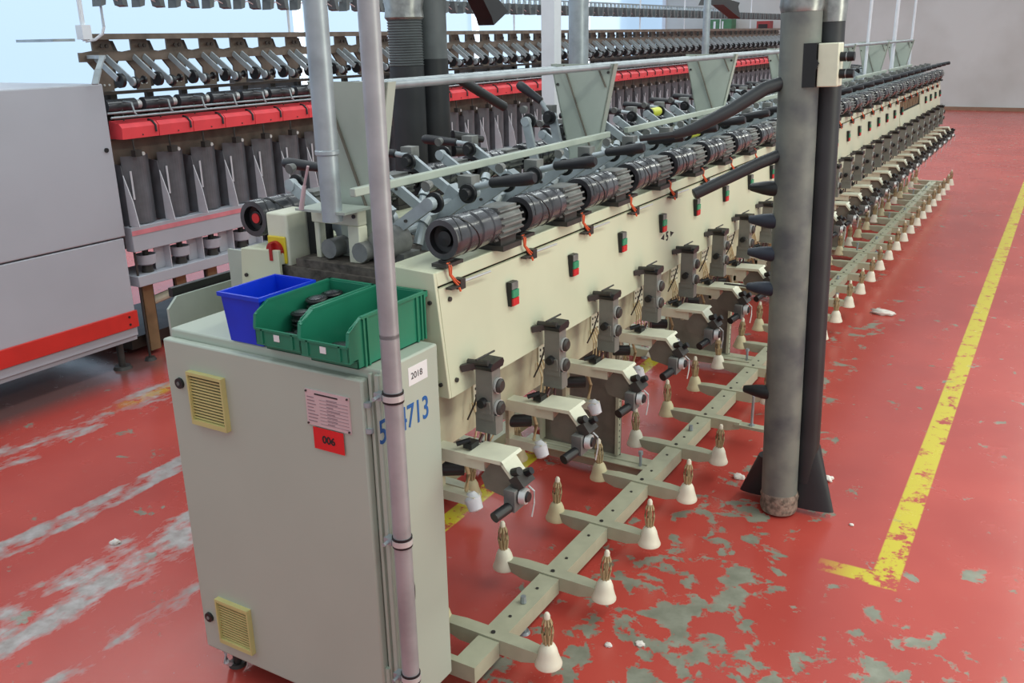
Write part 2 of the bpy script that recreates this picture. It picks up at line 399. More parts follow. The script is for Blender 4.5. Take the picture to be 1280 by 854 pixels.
# yarn tension heads hanging from the panel edge
hd=MB().m('black').prism([(.082,1.087),(.145,1.087),(.152,1.10),(.146,1.112),(.09,1.108),(.078,1.098)],'x',-1.38,-1.318)
hd.m('dark').cyl((-1.40,.085,1.105),(-1.33,.085,1.11),.009,.009,8).bar((-1.41,.06,1.09),(-1.36,.10,1.10),.016,.02)
hd.cyl((-1.35,.15,1.126),(-1.35,.05,1.128),.003,.003,6)
hd.m('head').box(-1.378,-1.322,.088,.135,.93,1.087).box(-1.385,-1.315,.092,.132,.885,.945)
hd.prism([(.078,.99),(.084,.965),(.084,.95),(.142,.95),(.142,.99)],'x',-1.365,-1.328)
rep('tension_head', hd, Y0, NU, xm=False)
kn=MB().m('black').cyl((-1.352,.088,.985),(-1.352,.068,.985),.015,.013,14)
rep('tension_knob', kn, Y0, NU, xm=False)
di=MB()
for z in (1.035,.965):
    di.m('chrome').cyl((-1.322,.115,z),(-1.314,.115,z),.022,.0245,18).m('dark').cyl((-1.316,.115,z),(-1.309,.115,z),.022,.021,18).m('dark').cyl((-1.309,.115,z),(-1.303,.115,z),.022,.015,18)
for h in (0,3):
    q=MB(); q.mats=di.mats
    for a,b,c,d_ in di.pc[h:h+3]:
        o_=len(q.v); q.v+=di.v[a:b]; q.f+=[tuple(i-a+o_ for i in f) for f in di.f[c:d_]]; q.mi+=di.mi[c:d_]
    rep('tension_disc', q, Y0, NU, xm=False)
rd=MB().m('rod').cyl((-1.35,.11,.89),(-1.35,.095,.80),.0045,.0045,8)
rep('guide_rod', rd, Y0, NU, xm=False)
# white perforated strips and looms on the inner panel
wp=MB().m('arm').box(-1.475,-1.468,.21,.30,.90,1.0)
for i in range(4):
    for j in range(4): wp.m('ink').box(-1.4685,-1.4665,.218+i*.022,.226+i*.022,.91+j*.023,.918+j*.023)
rep('terminal_strip', wp, Y0, NU, xm=False)
lw=MB().m('spring')
for i in range(4):
    yb=.20+i*.018; lw.tube([(-1.468,yb,.92),(-1.452,yb+.004,.87),(-1.446,yb+.012*(i-1.5),.82),(-1.455,yb+.03*(i-1.5),.775),(-1.47,yb+.02*(i-1.5),.74)],.003,5)
lw.m('dark').tube([(-1.40,.08,1.09),(-1.42,.16,1.04),(-1.43,.19,.99),(-1.44,.17,.93),(-1.46,.16,.88)],.003,6)
rep('wiring_loom', lw, Y0, NU, xm=False)
# ivory thread arms
ar=MB().m('arm').box(-1.48,-1.30,.0,.048,.812,.852)
ar.prism([(-1.355,.858),(-1.235,.862),(-1.228,.855),(-1.233,.850),(-1.355,.848)],'y',-.012,.095)
ar.prism([(-1.235,.862),(-1.185,.800),(-1.191,.795),(-1.240,.853)],'y',-.012,.062)
ar.prism([(-1.34,.85),(-1.235,.855),(-1.188,.797),(-1.215,.80),(-1.26,.825),(-1.34,.83)],'y',.055,.060)
rep('thread_arm', ar, Y0, NU)
gu=MB().m('gus').prism([(-1.315,.792),(-1.283,.838),(-1.235,.846),(-1.196,.79),(-1.190,.735),(-1.30,.755)],'y',.004,.012)
rep('arm_gusset', gu, Y0, NU, xm=False)
dv=MB().m('dark').box(-1.205,-1.165,-.015,.05,.79,.822,rot=Matrix.Rotation(.9,3,'Y'))
dv.m('black').cyl((-1.20,-.006,.835),(-1.175,-.012,.848),.012,.012,10).cyl((-1.185,.03,.818),(-1.160,.03,.835),.013,.011,10)
dv.m('motor').box(-1.215,-1.18,-.035,.02,.725,.79)
dv.m('black').cyl((-1.20,-.03,.737),(-1.215,-.088,.727),.016,.016,12)
dv.m('motor').cyl((-1.195,.0,.745),(-1.20,-.03,.737),.012,.012,10)
dv.m('chrome').cyl((-1.178,.0,.765),(-1.160,.002,.765),.025,.023,18).m('black').cyl((-1.161,.0,.765),(-1.152,.0,.765),.017,.014,14)
dv.m('chrome').tube([(-1.165,.02,.79),(-1.15,.025,.775),(-1.147,.02,.74),(-1.15,.01,.70)],.0025,6)
rep('yarn_brake', dv, Y0, NU, xm=False)
bk=MB().m('black').box(-1.385,-1.355,.02,.06,.858,.875).cyl((-1.40,.01,.872),(-1.365,.03,.885),.008,.008,8)
bk.m('rod').cyl((-1.36,.07,.862),(-1.36,.09,.88),.005,.005,6)
rep('arm_catch', bk, Y0, NU, xm=False)
# lower bobbin bracket below every arm
lb=MB().m('arm').box(-1.50,-1.36,.03,.065,.665,.695).m('post').lathe([(.012,0),(.026,.02),(.022,.055),(.010,.06)],(-1.385,.05,.70),(.35,-.1,-.75),12)
lb.m('black').cyl((-1.50,.05,.75),(-1.44,.10,.745),.022,.022,12)
lb.m('dirty').box(-1.50,-1.486,.03,.065,.66,.83)
lb.m('spring').tube([(-1.40,.05,.70),(-1.39,.05,.76),(-1.41,.06,.80)],.006,6)
rep('bobbin_bracket', lb, Y0, NU)

# cradles: near side lowered
def cradle(mirror):
    for k in range(NU):
        pass
def cradle_mb(px_,pz,dx_,dz_,tip_x,tip_z):
    b=MB().m('alu')
    for y,w_ in ((.165,.016),(.40,.018)):
        b.bar((px_,y,pz),(dx_,y,dz_),w_,.036)
        b.cyl((px_,y-.012,pz),(px_,y+.012,pz),.026,.026,12)
        b.cyl((dx_,y-.012,dz_),(dx_,y+.012,dz_),.020,.020,12)
    b.cyl((px_,.165,pz),(px_,.40,pz),.014,.014,10)
    b.bar((px_-.03,.36,pz-.03),(px_+.02,.36,pz+.05),.05,.05)
    mid=((px_+dx_)/2,(pz+dz_)/2)
    b.m('dark').cyl((mid[0],.15,mid[1]),(mid[0],.157,mid[1]),.005,.005,6)
    b.m('motor').cyl((dx_-.03,.19,dz_+.045),(dx_-.03,.214,dz_+.05),.017,.012,10).box(dx_-.05,dx_+.0,.39,.44,dz_+.01,dz_+.05)
    h=MB().m('alu').cyl((dx_+.015*(1 if tip_x>dx_ else -1),.395,dz_+.018),(dx_+(tip_x-dx_)*.32,.395,dz_+(tip_z-dz_)*.4+.01),.012,.010,12)
    a=Vector((dx_+(tip_x-dx_)*.30,.395,dz_+(tip_z-dz_)*.4+.01)); e=Vector((tip_x,.395,tip_z)); ax=(e-a)
    L_=ax.length
    g=MB().m('grip').lathe([(.011,0),(.016,.006),(.017,L_*.3),(.020,L_*.7),(.020,L_*.93),(.014,L_)],a,ax,16)
    dks=[]
    for y,sg in ((.185,1),(.375,-1)):
        dk=MB(); dks.append(dk); dk.m('black').cyl((dx_,y,dz_),(dx_,y+sg*.012,dz_),.031,.030,22).cyl((dx_,y+sg*.012,dz_),(dx_,y+sg*.03,dz_),.020,.017,16).m('chrome').cyl((dx_,y-sg*.002,dz_),(dx_,y,dz_),.007,.007,10)
    return b,h,g,dks[0],dks[1]
def put_cradles(parts, xs, k, mirror):
    names=('cradle_arm','cradle_handle','handle_grip','tube_disc','tube_disc')
    a=link(names[0],parts[0],wm,(xs,Y0+k*P,0))
    for nm,me in zip(names[1:],parts[1:]): link(nm,me,a,(xs,Y0+k*P,0))
    return a
near=[b.mesh(n) for n,b in zip('abcde',cradle_mb(-1.735,1.43,-1.57,1.54,-1.345,1.598))]
far=[b.mesh(n) for n,b in zip('abcde',cradle_mb(-1.905,1.43,-2.11,1.562,-2.36,1.592))]
upr=[b.mesh(n) for n,b in zip('abcde',cradle_mb(-1.905,1.44,-1.96,1.66,-2.13,1.80))]
for k in range(NU):
    put_cradles(near,0,k,False)
    if k<24: put_cradles(upr if k in (3,) else far, .0, k+.53 if False else k, False)
# yellow tubes held in two cradles
for (x,z,k) in ((-2.11,1.562,7),(-1.57,1.54,5)):
    y=Y0+k*P
    o=MB().m('lime').lathe([(.014,0),(.026,.004),(.026,.121),(.014,.125)],(x,y+.2175,z),(0,1,0),18).build('yarn_tube')
    tag(o,'bright yellow yarn tube held in a raised cradle on the far side' if x<-2 else 'bright yellow yarn tube in a cradle above the near drums','yarn tube')
# stanchion plates and rails over the middle of the machine
SY=[2.12,3.65,5.30,6.97,8.64,10.31,11.98]
st=MB().m('stand').prism([(-1.965,1.885),(-1.665,1.885),(-1.745,1.50),(-1.745,1.365),(-1.875,1.365),(-1.875,1.50)],'y',0,.006)
fx=MB().m('stand')
fx.prism([(-1.671,1.885),(-1.665,1.885),(-1.745,1.50),(-1.751,1.50)],'y',.0,.042).prism([(-1.959,1.885),(-1.965,1.885),(-1.875,1.50),(-1.869,1.50)],'y',.0,.042)
br=MB().m('gus').bar((-1.90,-.003,1.88),(-1.765,-.003,1.52),.004,.012,up=(0,1,0)).bar((-1.74,-.003,1.875),(-1.70,-.003,1.79),.004,.014,up=(0,1,0))  # thin dark diagonal strips set on the plate face
ma,mb_,mc=st.mesh('stanchion_plate'),fx.mesh('plate_flange'),br.each('diagonal_strip',loc=None)
bolt=MB().m('dark')
for x,z in ((-1.94,1.85),(-1.69,1.85),(-1.72,1.87),(-1.93,1.80)): bolt.cyl((x,-.006,z),(x,0,z),.006,.006,8)
mbolt=bolt.each('bolt',loc=None)
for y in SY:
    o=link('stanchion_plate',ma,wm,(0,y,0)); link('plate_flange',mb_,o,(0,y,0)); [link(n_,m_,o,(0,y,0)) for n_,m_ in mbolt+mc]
rl=MB().m('galv').cyl((-1.69,2.10,1.875),(-1.69,12.1,1.875),.013,.013,12); rl.build('upper_rail', wm)
rl=MB().m('galv').cyl((-1.94,2.10,1.87),(-1.94,12.1,1.87),.006,.006,8); rl.build('upper_rail', wm)
for a,b in zip(SY[:-1],SY[1:]):
    o=MB().m('stand').box(-1.668,-1.648,1.93 if a<2.2 else a+.12,b-.06,1.590,1.614).build('lower_rail', wm, bevel=.003)
    MB().m('stand').prism([(-1.67,1.59),(-1.65,1.59),(-1.73,1.45),(-1.75,1.45)],'y',b-.14,b-.12).build('rail_bracket', o)
# support legs
for y in SY[1:]:
    o=MB().m('gus').box(-2.02,-1.60,y,y+.008,.10,.83).build('leg_panel', wm)
    o['label']='grey steel leg panel'
    f_=MB().m('beam').box(-1.615,-1.60,y-.03,y,.11,.83)
    for i in range(22): f_.m('ink').box(-1.600,-1.5985,y-.018,y-.012,.14+i*.03,.147+i*.03)
    f_.build('perforated_flange', o)
    MB().m('beam').box(-2.02,-2.005,y-.03,y,.11,.83).build('perforated_flange', o)
    MB().m('beam').box(-2.10,-1.40,y-.035,y+.03,.03,.10).box(-2.10,-1.40,y-.075,y-.035,.085,.095).build('foot_beam', wm, bevel=.004)
    for x in (-1.475,-2.145):
        MB().m('galv').cyl((x,y-.05,0),(x,y-.05,.165),.007,.007,8).cyl((x,y-.05,.155),(x,y-.05,.17),.012,.012,6).cyl((x,y-.05,0),(x,y-.05,.012),.022,.018,12).build('levelling_screw', wm)
# first support behind the cabinet
MB().m('stand').box(-2.02,-1.56,2.04,2.05,0,.85).build('leg_panel', wm)

# main switch and end frame
sb=MB().m('arm').box(-2.09,-2.005,2.02,2.14,1.29,1.50)
so=sb.build('main_switch_box', wm, bevel=.006)
MB().m('yellow').box(-2.085,-2.012,2.012,2.02,1.345,1.43).build('yellow_plate', so, bevel=.004)
kb=MB().m('knob').cyl((-2.05,2.012,1.385),(-2.05,1.998,1.385),.031,.030,24).box(-2.056,-2.044,1.985,1.999,1.358,1.412)
kb.build('red_rotary_knob', so)
MB().m('black').box(-1.995,-1.945,2.10,2.16,1.27,1.51).build('black_cover', wm)
fr=MB().m('arm').box(-1.94,-1.755,2.06,2.10,1.475,1.525).box(-1.80,-1.755,2.06,2.10,1.26,1.475).box(-1.94,-1.92,2.07,2.10,1.26,1.475)
fo=fr.build('end_frame', wm, bevel=.004)
MB().m('dark').cyl((-1.85,2.06,1.50),(-1.85,2.055,1.50),.008).cyl((-1.77,2.06,1.505),(-1.77,2.055,1.505),.006).build('bolt', fo)
MB().m('motor').lathe([(.03,0),(.055,.01),(.055,.08),(.03,.09)],(-1.86,2.12,1.33),(0,1,0),18).box(-1.90,-1.83,2.1,2.2,1.38,1.42).build('gear_motor', wm)
MB().m('motor').lathe([(.03,0),(.05,.01),(.05,.10),(.03,.11)],(-1.70,2.08,1.42),(0,1,0),18).build('gear_motor', wm)
# guard plate beyond the cabinet on the far side
MB().m('stand').prism([(1.91,.35),(2.5,.35),(2.5,1.20),(1.95,1.20),(1.91,1.165)],'x',-2.475,-2.465).build('guard_plate', wm)
MB().m('black').box(-2.505,-2.485,1.95,2.55,1.195,1.225).cyl((-2.495,2.50,1.225),(-2.495,2.52,1.24),.015).build('guard_rail', wm)
MB().m('beam').box(-2.47,-2.0,2.46,2.5,.03,1.1).build('guard_support', wm)
MB().m('stand').box(-2.30,-2.215,2.04,2.05,.9,1.36).build('side_plate', wm)
# red cap inside the far drum
MB().m('red').cyl((CX2-DX,Y0+.055,DZ),(CX2-DX,Y0+.062,DZ),.016).build('red_cap', wm)
# yellow painted small parts and lint knobs in the trough
kb=MB().m('galv').cyl((-1.66,.22,1.40),(-1.66,.25,1.46),.016,.014,10).m('alu').cyl((-1.66,.25,1.46),(-1.655,.27,1.48),.02,.016,10).m('alu').box(-1.70,-1.63,.29,.33,1.36,1.43)
kb.m('motor').cyl((-1.75,.05,1.40),(-1.75,.12,1.40),.03,.03,12).box(-1.72,-1.64,.12,.2,1.365,1.39)
rep('cradle_bearing', kb, Y0, NU)

# ------------------------------------------------------------------ control cabinet
cc=empty('control_cabinet',(-1.81,1.81,0),'tall cream control cabinet with two yellowed vents, standing at the end of the winding machine','cabinet')
MB().m('cab').box(-2.20,-1.41,1.70,1.95,.11,1.20).build('body', cc, bevel=.006)
dd=MB().m('cab').box(-2.205,-1.452,1.672,1.70,.10,1.175).build('door', cc, bevel=.006)
MB().m('cab').box(-1.446,-1.436,1.69,1.702,.12,1.19).box(-1.424,-1.41,1.688,1.70,.12,1.19).build('frame_lip', cc, bevel=.002)
def grille(x0,x1,z0,z1):
    g=MB().m('ink').box(x0+.004,x1-.004,1.667,1.673,z0+.004,z1-.004).m('grille')
    n=int((z1-z0-.03)/.0095)
    for i in range(n):
        z=z0+.018+i*.0095
        g.box(x0+.006,x1-.006,1.6625,1.667,z,z+.0048)
    g.box(x0,x1,1.655,1.6725,z0,z0+.015).box(x0,x1,1.655,1.6725,z1-.010,z1).box(x0,x0+.006,1.655,1.6725,z0+.015,z1-.010).box(x1-.006,x1,1.655,1.6725,z0+.015,z1-.010)
    g.build('vent_grille', cc)
grille(-2.103,-1.958,.928,1.093); grille(-2.117,-1.973,.155,.318)
for x,z in ((-2.152,1.043),(-2.170,.224)):
    MB().m('black').cyl((x,1.672,z),(x,1.664,z),.017,.016,20).m('motor').cyl((x,1.664,z),(x,1.662,z),.006,.006,12).build('lock', cc)
hg=MB().m('cab').cyl((-1.447,1.688,1.035),(-1.447,1.688,1.105),.008,.008,10).m('alu').cyl((-1.447,1.684,1.027),(-1.447,1.684,1.04),.011).cyl((-1.447,1.684,1.100),(-1.447,1.684,1.113),.011)
hg.build('hinge', cc)
MB().m('cab').cyl((-1.447,1.688,.22),(-1.447,1.688,.29),.008,.008,10).build('hinge', cc)
pl=MB().m('pink').box(-1.648,-1.497,1.668,1.672,1.017,1.120).build('nameplate', cc)
nb=MB().m('ink')
nb.box(-1.615,-1.535,1.667,1.668,1.108,1.112)
nb.m('inkgrey')
random.seed(3)
for i in range(8):
    z=1.098-i*.0098
    nb.box(-1.642,-1.642+random.uniform(.02,.035),1.667,1.668,z,z+.002).box(-1.575,-1.575+random.uniform(.02,.05),1.667,1.668,z,z+.002).box(-1.60,-1.502,1.667,1.668,z-.003,z-.0023)
nb.build('printed_lines', pl)
rv=MB().m('dark')
for x in (-1.644,-1.502):
    for z in (1.022,1.115): rv.cyl((x,1.668,z),(x,1.665,z),.003,.003,8)
rv.each('rivet', pl)
rt=MB().m('redtag').box(-1.630,-1.524,1.667,1.6675,.950,1.014).build('red_label', cc)
text_mesh('printed_number','006',.030,'ink',rt,(-1.577,1.6665,.972),FRONT,align='CENTER',bold=.0008)
# side writing: sticker and inventory number
stk=MB().m('white').box(-1.41,-1.4092,1.812,1.897,1.118,1.170).build('paper_sticker', cc)
text_mesh('handwritten_number','2018',.026,'ink',stk,(-1.4088,1.822,1.135),SIDE,bold=-.0002)
text_mesh('stencilled_number','59 4713',.094,'blue',cc,(-1.4093,1.675,1.003),SIDE,sx=.72,bold=.0008)
text_mesh('stencilled_number','0',.14,'ink',cc,(-1.4093,1.745,.455),SIDE,sx=.62,bold=.001)
for x in (-2.15,-1.46):
    for y in (1.74,1.91):
        MB().m('dark').cyl((x,y,0),(x,y,.11),.014,.014,10).cyl((x,y,0),(x,y,.012),.03,.026,14).build('foot', cc)
MB().m('dark').box(-2.17,-1.44,1.73,1.93,.06,.11).build('plinth', cc)
o=MB().m('white').tube([(-2.16,1.74,.10),(-2.155,1.70,.08),(-2.15,1.695,.04),(-2.16,1.72,.012)],.010,8).build('white_cable', cc)

# conduit poles
mp=empty('conduit_pole',(-1.365,1.688,0),'slim vertical steel conduit clamped to the right side of the control cabinet','pole')
MB().m('galvp').cyl((-1.365,1.688,0),(-1.365,1.688,1.31),.0245,.0245,28).build('lower_tube', mp)
MB().m('galvp').cyl((-1.365,1.688,1.30),(-1.365,1.688,4.4),.0245,.0245,28).build('upper_tube', mp)
for z in (1.143,.728,.294):
    c=MB().m('chrome').lathe([(.0247,0),(.0285,0),(.0285,.016),(.0247,.016)],(-1.365,1.688,z-.008),(0,0,1),28)
    c.m('black').lathe([(.0247,0),(.0275,0),(.0275,.006),(.0247,.006)],(-1.365,1.688,z-.0145),(0,0,1),28).lathe([(.0247,0),(.0275,0),(.0275,.006),(.0247,.006)],(-1.365,1.688,z+.0085),(0,0,1),28)
    c.m('galv').box(-1.4095,-1.385,1.665,1.672,z-.01,z+.01).box(-1.4095,-1.388,1.672,1.69,z-.008,z+.008).cyl((-1.395,1.68,z),(-1.395,1.645,z),.005,.005,8)
    c.build('pipe_clamp', mp)
pp=empty('conduit_pole',(-1.83,2.03,1.52),'thicker pale steel pole rising from the end frame above the bins','pole')
MB().m('galv').cyl((-1.80,2.0,1.70),(-1.80,2.0,4.4),.0325,.0325,28).build('upper_tube', pp)
MB().m('galv').cyl((-1.80,2.0,1.50),(-1.80,2.0,1.70),.030,.030,28).lathe([(.0325,0),(.035,.003),(.035,.012),(.0325,.015)],(-1.80,2.0,1.69),(0,0,1),28).build('lower_tube', pp)
MB().m('stand').box(-1.93,-1.74,1.985,2.105,1.523,1.53).build('base_flange', pp)
MB().m('pink').cyl((-1.90,1.98,1.53),(-1.88,1.98,1.60),.008,.006,8).cyl((-1.88,1.98,1.60),(-1.845,1.965,1.66),.004,.004,8).build('cable_stub', pp)

# ------------------------------------------------------------------ bins on the cabinet
def shell(b, x0,x1,y0,y1,z0,z1, t, taper=.0):
    """open box with thickness"""
    o=[(x0+taper,y0+taper),(x1-taper,y0+taper),(x1-taper,y1-taper),(x0+taper,y1-taper)]
    O=[(x0,y0),(x1,y0),(x1,y1),(x0,y1)]
    I=[(x0+t,y0+t),(x1-t,y0+t),(x1-t,y1-t),(x0+t,y1-t)]
    i_=[(x0+taper+t,y0+taper+t),(x1-taper-t,y0+taper+t),(x1-taper-t,y1-taper-t),(x0+taper+t,y1-taper-t)]
    vs=[(*p,z0) for p in o]+[(*p,z1) for p in O]+[(*p,z1) for p in I]+[(*p,z0+t) for p in i_]
    fs=[(3,2,1,0),(12,13,14,15)]
    for k in range(4):
        n=(k+1)%4; fs+=[(k,n,4+n,4+k),(4+k,4+n,8+n,8+k),(8+k,8+n,12+n,12+k)]
    b.add(vs,fs)
bl=empty('storage_bin',(-1.875,1.80,1.20),'blue plastic storage bin on top of the control cabinet','bin')
b=MB().m('bluebin'); shell(b,-1.952,-1.806,1.688,1.90,1.202,1.342,.003,.010); b.build('shell', bl)
b=MB().m('bluebin'); b.box(-1.951,-1.807,1.681,1.689,1.334,1.345).box(-1.951,-1.807,1.899,1.907,1.334,1.345).box(-1.959,-1.951,1.681,1.907,1.334,1.345).box(-1.807,-1.799,1.681,1.907,1.334,1.345); b.build('rim', bl)
def green_bin(x0,x1,y0,y1,label):
    e=empty('storage_bin',((x0+x1)/2,(y0+y1)/2,1.20),label,'bin')
    z0,z1,zl=1.202,1.335,1.272; t=.0035
    b=MB().m('greenbin')
    yf=y0; yi=y0+.035
    # side profile: overhanging front lip over an inset base
    prof=[(yi,z0),(y1-.006,z0),(y1,z1),(y0+.055,z1),(y0+.012,z1-.018),(y0+.004,z1-.035),(y0,zl),(y0,zl-.042),(yi,zl-.048)]
    b.prism(prof,'x',x0+.004,x0+.004+t).prism(prof,'x',x1-.004-t,x1-.004)
    b.box(x0+.004,x1-.004,yi,y1-.005,z0,z0+t)                 # bottom
    b.box(x0+.004,x1-.004,y1-.006-t,y1-.003,z0,z1)            # back
    b.box(x0+.004,x1-.004,y0,y0+t,zl-.042,zl)                 # front lip
    b.box(x0+.004,x1-.004,y0,yi+t,zl-.047,zl-.042)
    b.box(x0+.004,x1-.004,yi,yi+t,z0,zl-.043)
    b.build('shell', e, bevel=.001)
    rim=MB().m('greenbin')
    rim.box(x0-.001,x0+.009,y0+.055,y1+.002,z1-.004,z1+.003).box(x1-.009,x1+.001,y0+.055,y1+.002,z1-.004,z1+.003).box(x0,x1,y1-.008,y1+.004,z1-.014,z1+.003)
    for xx in (x0,x1-.009): rim.bar((xx+.0045,y0+.055,z1),(xx+.0045,y0+.006,z1-.028),.009,.004).bar((xx+.0045,y0+.006,z1-.028),(xx+.0045,y0,zl),.009,.005,up=(0,1,0))
    rim.box(x0+.004,x1-.004,y0-.004,y0+.002,zl-.004,zl+.002)
    rim.build('rim', e)
    rb=MB().m('greenbin')
    for yy in (y0+.06,y0+.075,y1-.05,y1-.03,y1-.015): rb.box(x1-.005,x1+.001,yy,yy+.006,z0,z1-.004).box(x0-.001,x0+.005,yy,yy+.006,z0,z1-.004)
    for xx in (x0+.03,x1-.03): rb.box(xx-.003,xx+.003,y0-.004,y0,zl-.04,zl)
    rb.each('rib', e, (0,0,0))
    lb_=MB().m('white').box((x0+x1)/2-.012,(x0+x1)/2+.008,y0-.002,y0-.0005,zl-.028,zl-.010).build('label', e)
    return e
green_bin(-1.800,-1.632,1.655,1.965,'green plastic storage bin holding black pulleys, beside the blue bin')
green_bin(-1.625,-1.457,1.640,1.976,'green plastic storage bin nearest the conduit pole, with a few dark parts')
pw=MB().m('black').lathe([(.010,0),(.030,0),(.032,.004),(.026,.008),(.026,.016),(.032,.020),(.030,.024),(.018,.024),(.016,.018),(.010,.018)],(0,0,0),(0,0,1),24,cap=False)
pwc=MB().m('drum').lathe([(.009,0),(.022,.002),(.022,.026),(.009,.03)],(0,0,0),(0,0,1),20)
mw,mw2=pw.mesh('pulley'),pwc.mesh('pulley')
spots=[]
rows=((1.728,2,'nearest the front lip'),(1.792,3,'second from the front'),(1.856,4,'third from the front'),(1.920,4,'against the back wall'))
for x,sd_ in ((-1.752,'left'),(-1.681,'right')):
    for y,n,where in rows:
        if sd_=='left' and n==2: n=1
        for q in range(n):
            top=q==n-1
            rx,ry=((random.uniform(-.12,.12),random.uniform(-.12,.12)) if top else (0,0))
            lab='top black pulley of the %s stack %s in the left green bin'%(sd_,where) if top else 'black pulley buried in the heap in the left green bin'
            spots.append((x,y,1.208+q*.0248+(.004 if top else 0),rx,ry,lab))
for x,y,n,lab in ((-1.575,1.74,1,'dark pulley at the front left inside the right green bin'),(-1.505,1.735,2,'dark pulley at the front right inside the right green bin'),(-1.515,1.81,2,'dark pulley in the middle of the right green bin'),(-1.58,1.83,1,'dark pulley by the left wall inside the right green bin')):
    for q in range(n): spots.append((x,y,1.208+q*.0248,0,0,lab if q==n-1 else 'dark pulley underneath another in the right green bin'))
for i,(x,y,z,rx,ry,lab) in enumerate(spots):
    e=link('pulley',mw,None,(x,y,z)); e.rotation_euler=(rx,ry,i)
    tag(e,lab,'pulley','black pulleys in the green bins')
    h_=link('hub',mw2,None); h_.parent=e; h_.location=(0,0,0)

# ------------------------------------------------------------------ floor creels with spindle cones
cb=MB().m('beam').box(-.12,.12,-.026,.026,-.055,.0)
for s_ in (1,-1): cb.add([(s_*.12,-.026,0),(s_*.12,.026,0),(s_*.12,.026,-.055),(s_*.12,-.026,-.055),(s_*.185,-.021,-.004),(s_*.185,.021,-.004),(s_*.185,.021,-.038),(s_*.185,-.021,-.038)],[(0,1,2,3),(7,6,5,4),(0,4,5,1),(1,5,6,2),(2,6,7,3),(3,7,4,0)])
crossm=cb.mesh('cross_bar')
seg=MB().m('beam').box(-.04,.04,.028,P-.028,-.065,-.006)
for y in (.11,.30): seg.m('dark').cyl((0,y,-.006),(0,y,-.003),.006,.006,8)
seg.m('dark').cyl((0,0,.0),(0,0,.004),.008,.008,8)
segm=seg.mesh('beam_section')
def cone_mesh(key):
    return MB().m(key).lathe([(.045,-.004),(.0455,.001),(.040,.014),(.034,.034),(.030,.052),(.023,.068),(.015,.075),(.012,.075)],(0,0,0),(0,0,1),24).mesh('cone_base')
cmA,cmB=cone_mesh('cone'),cone_mesh('coned')
sg=MB().m('spring')
for i in range(8):
    a=2*PI*i/8; c,s_=math.cos(a),math.sin(a)
    sg.tube([(c*.012,s_*.012,.07),(c*.015,s_*.015,.09),(c*.019,s_*.019,.12),(c*.016,s_*.016,.15),(c*.008,s_*.008,.17)],.0035,6)
sg.cyl((0,0,.06),(0,0,.17),.007,.006,8)
sgm=sg.mesh('spring_cage')
cpm=MB().m('cone').lathe([(.007,0),(.010,.004),(.010,.018),(.006,.026),(.002,.028)],(0,0,.165),(0,0,1),14).mesh('tip')
def creel(xc, label, sgn):
    e=empty('spindle_creel',(xc,2.0,0),label,'creel')
    for k in range(NU+1):
        y=2.162+(k)*P
        link('cross_bar',crossm,e,(xc,y,.128))
        if k<NU: link('beam_section',segm,e,(xc,y,.128))
        else: pass
        for sx in (1,-1):
            if k==0 and sx<0 and sgn>0: pass
            outer=(sx==sgn)
            y_=y+random.uniform(-.004,.004)
            if k==5 and outer: continue
            o=link('cone_base', cmA if (outer or k%3==1) else cmB, e, (xc+sx*.208,y_,.088))
            sx_=random.uniform(-.05,.05); sy_=random.uniform(-.05,.05)
            a=link('spring_cage',sgm,o,(xc+sx*.208,y_,.088)); b_=link('tip',cpm,o,(xc+sx*.208,y_,.088))
            o.rotation_euler=(sx_,sy_,0)
    MB().m('beam').box(xc-.04,xc+.04,1.985,2.134,.063,.122).box(xc-.16,xc-.04,1.985,2.01,.063,.122).build('beam_section', e)
    for k in range(0,NU+1,4):
        y=2.162+k*P+.2
        MB().m('galv').cyl((xc,y,0),(xc,y,.062),.01).cyl((xc,y,.125),(xc,y,.15),.012,.010,8).cyl((xc,y,0),(xc,y,.01),.024,.02,12).build('levelling_foot', e)
    return e
cr1=creel(-1.39,'olive grey floor creel with ivory spindle cones along the near side of the winding machine',1)
creel(CX2+1.39,'olive grey floor creel half hidden under the far side of the winding machine',-1)
# bare crossbar with upright bolt in front of the duct
y5=2.162+5*P
MB().m('beam').box(-1.23,-1.075,y5-.025,y5+.025,.10,.115).build('bare_bar', cr1)
MB().m('galv').cyl((-1.148,y5,.115),(-1.148,y5,.275),.007,.007,10).cyl((-1.148,y5,.115),(-1.148,y5,.122),.015,.015,6).build('upright_bolt', cr1)

# ------------------------------------------------------------------ travelling cleaner ducts
dc=empty('cleaner_duct',(-.845,3.66,0),'thick dusty grey cleaner duct hanging beside the creel, with black nozzles and flared mouths','duct')
MB().m('duct').cyl((-.845,3.66,.06),(-.845,3.66,4.4),.075,.075,36).build('main_tube', dc)
MB().m('ductb').cyl((-.752,3.735,.14),(-.752,3.735,4.4),.05,.05,28).build('side_tube', dc)
fz=MB().m('frayed'); 
fz.lathe([(.074,0),(.080,.02),(.077,.05),(.081,.07),(.0755,.09)],(-.845,3.66,.012),(.03,0,1),28)
fz.build('taped_end', dc)
MB().m('tape').lathe([(.076,0),(.081,.02),(.078,.05),(.083,.09),(.080,.16),(.084,.22),(.078,.30)],(-.845,3.66,2.07),(0,0,1),32).lathe([(.052,0),(.056,.05),(.054,.12),(.058,.2),(.053,.3)],(-.752,3.735,2.03),(0,0,1),24).build('silver_tape', dc)
